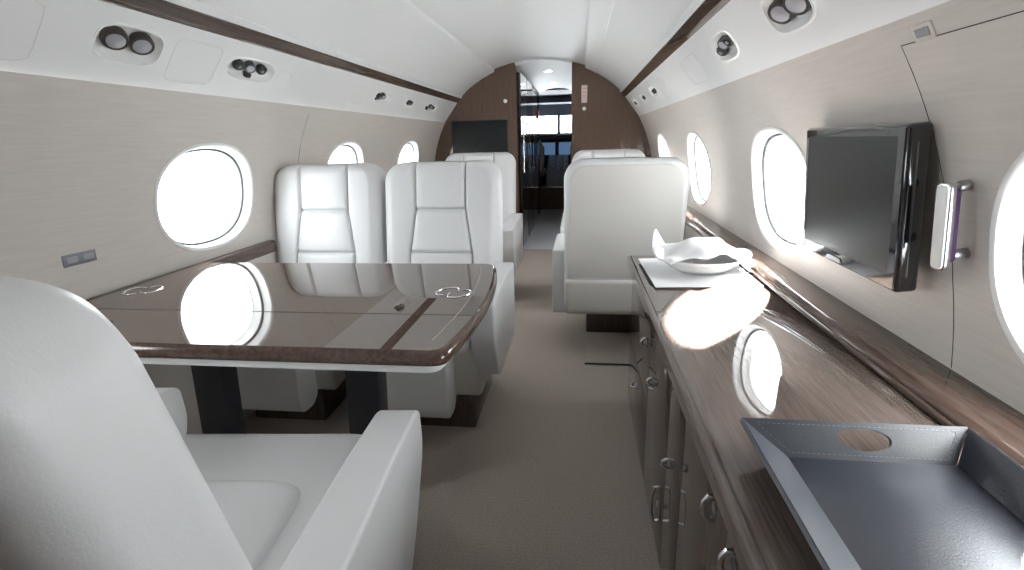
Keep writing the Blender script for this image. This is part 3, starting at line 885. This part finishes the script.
# ------------------------------------------------------------------ handset on the wall
hs = thing('wall_handset', 'slim silver handset with dark inner face clipped upright to right wall', 'handset', (1.004, .935, .832))
hs.rotation_euler = (0, -.12, .25)
bm = nb(); pr = roundpoly([(-.014, 0), (.014, 0), (.014, .148), (-.014, .148)], .012, 6)
prism(bm, pr, 'x', -.034, -.022, .003, 3); link('handset_body', bm, 'chrome', hs)
bm = nb(); pr = roundpoly([(-.011, .004), (.011, .004), (.011, .144), (-.011, .144)], .009, 6)
prism(bm, pr, 'x', -.036, -.033, .001, 2); link('faceplate', bm, 'plastic', hs)
bm = nb(); prism(bm, roundpoly([(-.010, .012), (.010, .012), (.010, .136), (-.010, .136)], .006, 4), 'x', -.023, -.010, .002, 2); link('inner_grip', bm, 'purple', hs)
for zz in (.022, .138):
    bm = nb(); lathe(bm, [(.009, 0), (.009, .024), (.006, .028)], 18, Matrix.Translation((.020, 0, zz)) @ Matrix.Rotation(-PI / 2, 4, 'Y'))
    link('mounting_post', bm, 'steel', hs)

# small plates on the sidewalls
def plate(name, label, cat, side, y, z, w, h, m1, m2, rot=0., n=2):
    t = thing(name, label, cat, (side * wx(z), y, z)); 
    a = math.asin((z - ZC) / R)
    t.rotation_euler = (rot * side, side * -a, 0)
    bm = nb(); box(bm, -.003 if side > 0 else -.001, .001 if side > 0 else .003, -w / 2, w / 2, -h / 2, h / 2, .0012, 2); link('faceplate', bm, m1, t)
    for k in range(n):
        cy = -w / 2 + w * (k + .5) / n
        bm = nb(); xs = (-.0045, -.002) if side > 0 else (.002, .0045)
        box(bm, *xs, cy - w / n * .34, cy + w / n * .34, -h * .26, h * .26, .0008, 1); link('button', bm, m2, t)
    return t
plate('switch_plate', 'small grey metal switch plate low on the left wall', 'switch', -1, 1.245, .770, .100, .033, 'plate', 'steel', 0., 2)
plate('latch_plate', 'small framed latch plate high on right wall beside the exit panel seam', 'latch', 1, .962, 1.208, .050, .028, 'cream', 'steel', 0., 1)

# ------------------------------------------------------------------ bulkhead fittings
sc_ = thing('bulkhead_screen', 'black rectangular screen set in the brown bulkhead, left of doorway', 'television', (-.565, Y1, 1.095))
bm = nb(); box(bm, -.268, .268, -.012, -.001, -.148, .148, .003, 2); link('bezel', bm, 'dark', sc_)
bm = nb(); box(bm, -.258, .258, -.0135, -.0118, -.138, .138); link('screen', bm, 'screen', sc_, smooth=False)
def knob(x, z, label):
    bm = nb(); lathe(bm, [(.017, 0), (.017, .008), (.013, .012), (.003, .013)], 20, Matrix.Rotation(PI / 2, 4, 'X'))
    o = tag(link('round_button', bm, 'plastic'), label, 'button'); o.location = (x, Y1, z)
knob(-.315, 1.405, 'round white button on the brown bulkhead above the black screen')
knob(.405, 1.315, 'round white button below the placard on the right bulkhead')
pl = thing('placard', 'small pale placard with red lines on the right side bulkhead', 'sign', (.405, Y1, 1.44))
bm = nb(); box(bm, -.026, .026, -.003, 0, -.075, .075, .001, 1); link('card', bm, 'placard', pl)
bm = nb()
for k in range(3): box(bm, -.014, .014, -.0038, -.0028, .045 - k * .032, .050 - k * .032)
link('red_lines', bm, 'red', pl, smooth=False)

# ------------------------------------------------------------------ forward corridor and cockpit
YC = 7.7
bm = nb(); box(bm, OPL - .04, OPL, Y1 + .035, YC, 0, 1.78); struct(link('wall_corridor_left', bm, 'bulk', smooth=False))
bm = nb(); box(bm, OPR, OPR + .04, Y1 + .035, YC, 0, 1.78); struct(link('wall_corridor_right', bm, 'bulk', smooth=False))
bm = nb()
pr = [(OPL - .05, 1.80)] + [(OPL + (OPR - OPL) * k / 12, 1.700 + .04 * math.sin(PI * k / 12)) for k in range(13)] + [(OPR + .05, 1.80)]
prism(bm, pr, 'y', Y1 + .0, YC + .1); struct(link('ceiling_corridor', bm, 'white', angle=30))
bm = nb(); box(bm, OPL, OPR, Y1 + .036, 7.99, 0, .004); struct(link('floor_corridor', bm, 'greyfloor', smooth=False))
M['glow'], nt_, b_ = new_mat('lamp_glow'); setp(b_, Base_Color=(1, 1, 1, 1)); b_.inputs['Emission Color'].default_value = (1, .96, .9, 1); b_.inputs['Emission Strength'].default_value = 60.  # emission for the added corridor discs
def corridor_fill(y, label):  # glowing disc with a ring, added only to brighten the dark corridor
    t = thing('ceiling_light', label, 'ceiling light', (.04, y, 1.736))
    bm = nb(); lathe(bm, [(.050, .002), (.050, -.004), (.036, -.006), (.034, 0)], 28, cap=False); link('trim_ring', bm, 'chrome', t)
    bm = nb(); lathe(bm, [(.034, .001), (.034, -.003), (.001, -.0035)], 24); link('diffuser', bm, 'glow', t)
corridor_fill(5.7, 'round ceiling light in the corridor just past the doorway'); corridor_fill(6.9, 'round ceiling light in the corridor by the cockpit')
# galley units on the corridor's left side
def galley(y0, y1, label, m, dz):
    t = thing('galley_cabinet', label, 'cabinet', (OPL, (y0 + y1) / 2, 0)); h = (y1 - y0) / 2
    bm = nb(); box(bm, .001, .030, -h + .004, h - .004, .02, dz, .003, 1); link('door', bm, m, t)
    bm = nb(); tube(bm, [(.045, -h + .05, .75), (.045, -h + .05, 1.25)], .007, 8); 
    for zz in (.78, 1.22): tube(bm, [(.028, -h + .05, zz), (.045, -h + .05, zz)], .005, 6)
    link('handle', bm, 'chrome', t)
galley(5.05, 5.60, 'dark gloss galley door just inside the doorway on the left', 'black', 1.66)
galley(5.62, 6.25, 'brown veneer galley door, middle of the corridor left side', 'cab', 1.66)
galley(6.27, 6.95, 'dark gloss galley door nearest the cockpit', 'black', 1.60)
M['display'], nt_, b_ = new_mat('lit_display'); setp(b_, Base_Color=(.02, .03, .05, 1), Roughness=.2); b_.inputs['Emission Color'].default_value = (.25, .45, .8, 1); b_.inputs['Emission Strength'].default_value = .25
# cockpit shell
bm = nb()
box(bm, -.85, -.80, YC, 9.5, 0, 1.80); box(bm, .80, .85, YC, 9.5, 0, 1.80); box(bm, -.85, .85, YC, 9.5, 1.72, 1.80)
box(bm, -.85, OPL - .04, YC - .04, YC, 0, 1.8); box(bm, OPR + .04, .85, YC - .04, YC, 0, 1.8)
struct(link('wall_cockpit', bm, 'cockpit', smooth=False))
bm = nb()
box(bm, -.85, .85, 9.30, 9.36, 0, 1.155); box(bm, -.85, .85, 9.30, 9.36, 1.44, 1.8)
for x in (-.85, -.42, -.02, .38, .78): box(bm, x, x + .05, 9.30, 9.36, 1.15, 1.45)
struct(link('wall_windshield', bm, 'cockpit', smooth=False))
bm = nb(); box(bm, -.82, .82, 9.325, 9.330, 1.15, 1.45); w = link('window_13', bm, 'glass', smooth=False); struct(w)
dsh = thing('instrument_panel', 'dark cockpit instrument panel below the bright windshield', 'instrument panel', (0, 8.99, 0))
bm = nb(); prism(bm, roundpoly([(-.10, .42), (.28, .42), (.28, 1.12), (-.18, 1.13), (-.20, 1.09), (-.10, 1.05)], .02, 3), 'x', -.79, .79); link('panel_body', bm, 'dark', dsh)
for k in range(4):
    bm = nb(); box(bm, -.62 + k * .32, -.36 + k * .32, -.112, -.10, .80, 1.0, .003, 1); link('display', bm, 'display', dsh)
ped = thing('centre_console', 'cockpit centre console covered in small knobs and switches', 'console', (.02, 8.55, 0))
bm = nb(); prism(bm, roundpoly([(-.45, 0.345), (.33, 0.345), (.33, .80), (-.40, .56)], .02, 3), 'x', -.16, .16); link('console_body', bm, 'cockpit', ped)
for r_ in range(7):
    for c_ in range(5):
        bm = nb(); yy = -.33 + r_ * .09; lathe(bm, [(.013, 0), (.012, .018), (.004, .02)], 10, Matrix.Translation((-.12 + c_ * .06, yy, .585 + (yy + .40) * .329 - .006)))
        link('knob', bm, 'steel' if (r_ + c_) % 2 else 'placard', ped)
st = thing('cockpit_step', 'low wood step with pale metal nosing at the cockpit entrance', 'step', (.03, 8.0, 0))
bm = nb(); box(bm, -.76, .76, 0, 1.25, 0, .34); link('riser', bm, 'bulk', st, smooth=False)
bm = nb(); box(bm, -.76, .76, -.012, .03, .335, .352, .003, 2); link('nosing', bm, 'chrome', st)
def pilot_seat(x, label):
    t = thing('pilot_seat', label, 'seat', (x, 8.35, .34))
    bm = nb(); box(bm, -.24, .24, -.02, .44, .14, .26, .04, 3); link('seat_cushion', bm, 'tan', t)
    bm = nb(); prism(bm, roundpoly([(-.22, .22), (.22, .22), (.24, .60), (.16, .72), (-.16, .72), (-.24, .60)], .05, 5), 'y', -.10, .02, .02, 3); link('backrest', bm, 'tan', t)
    bm = nb(); box(bm, -.13, .13, -.08, .0, .74, .90, .03, 3); link('headrest', bm, 'dark', t)
    bm = nb(); box(bm, -.18, .18, .02, .40, 0.012, .14, .01, 2); link('seat_base', bm, 'dark', t)
pilot_seat(-.42, 'sheepskin covered cockpit seat on the left, seen through the doorway'); pilot_seat(.46, 'cockpit seat on the right, hidden by the right bulkhead')
bm = nb(); box(bm, -.30, .30, -.2, .25, -.10, .0, .01, 2)
o = tag(link('overhead_panel', bm, 'cockpit', angle=30), 'grey overhead switch panel above the windshield', 'control panel'); o.location = (0, 8.9, 1.715)
bm = nb(); box(bm, 0, .02, -.06, .06, -.055, .055, .008, 2)
o = tag(link('red_marker', bm, 'red'), 'small red box high on the left side of corridor', 'box'); o.location = (OPL + .031, 6.98, 1.37)

# ------------------------------------------------------------------ daylight
wld = bpy.data.worlds.new('World'); scn.world = wld; wld.use_nodes = True
bg = wld.node_tree.nodes['Background']; bg.inputs['Color'].default_value = (.93, .97, 1.0, 1); bg.inputs['Strength'].default_value = 13.
sun = bpy.data.lights.new('sun', 'SUN'); sun.energy = 130.; sun.angle = math.radians(1.2); sun.color = (1., .98, .95)
so = bpy.data.objects.new('sun', sun); COL.objects.link(so)
sd = Vector((-.33, -.45, -.29)).normalized()
so.rotation_euler = sd.to_track_quat('-Z', 'Y').to_euler(); so.location = (6, 6, 8)

# ------------------------------------------------------------------ camera
cam = bpy.data.cameras.new('camera'); cam.lens = 18.; cam.sensor_width = 36.; cam.sensor_fit = 'HORIZONTAL'; cam.clip_start = .02
co = bpy.data.objects.new('camera', cam); COL.objects.link(co)
f = 512.
v = Vector((580 - 512, 285 - 138, -f)).normalized()
p2 = Vector((1580 - 512, 285 - (138 - 27), -f))
z = p2.cross(v).normalized(); x = v.cross(z)
Mw = Matrix((x, v, z))               # rows: world axes in camera coordinates
m4 = Mw.to_4x4(); m4.translation = Vector((.37, 0, 1.06))
co.matrix_world = m4
scn.camera = co

scn.view_settings.view_transform = 'Standard'; scn.view_settings.look = 'None'; scn.view_settings.gamma = 1; scn.view_settings.use_curve_mapping = False
scn.view_settings.exposure = .28
c = scn.cycles
c.use_denoising = True
try: c.denoiser = 'OPENIMAGEDENOISE'
except Exception: pass
c.max_bounces = 14; c.diffuse_bounces = 8; c.glossy_bounces = 6; c.transparent_max_bounces = 12
c.sample_clamp_indirect = 12.
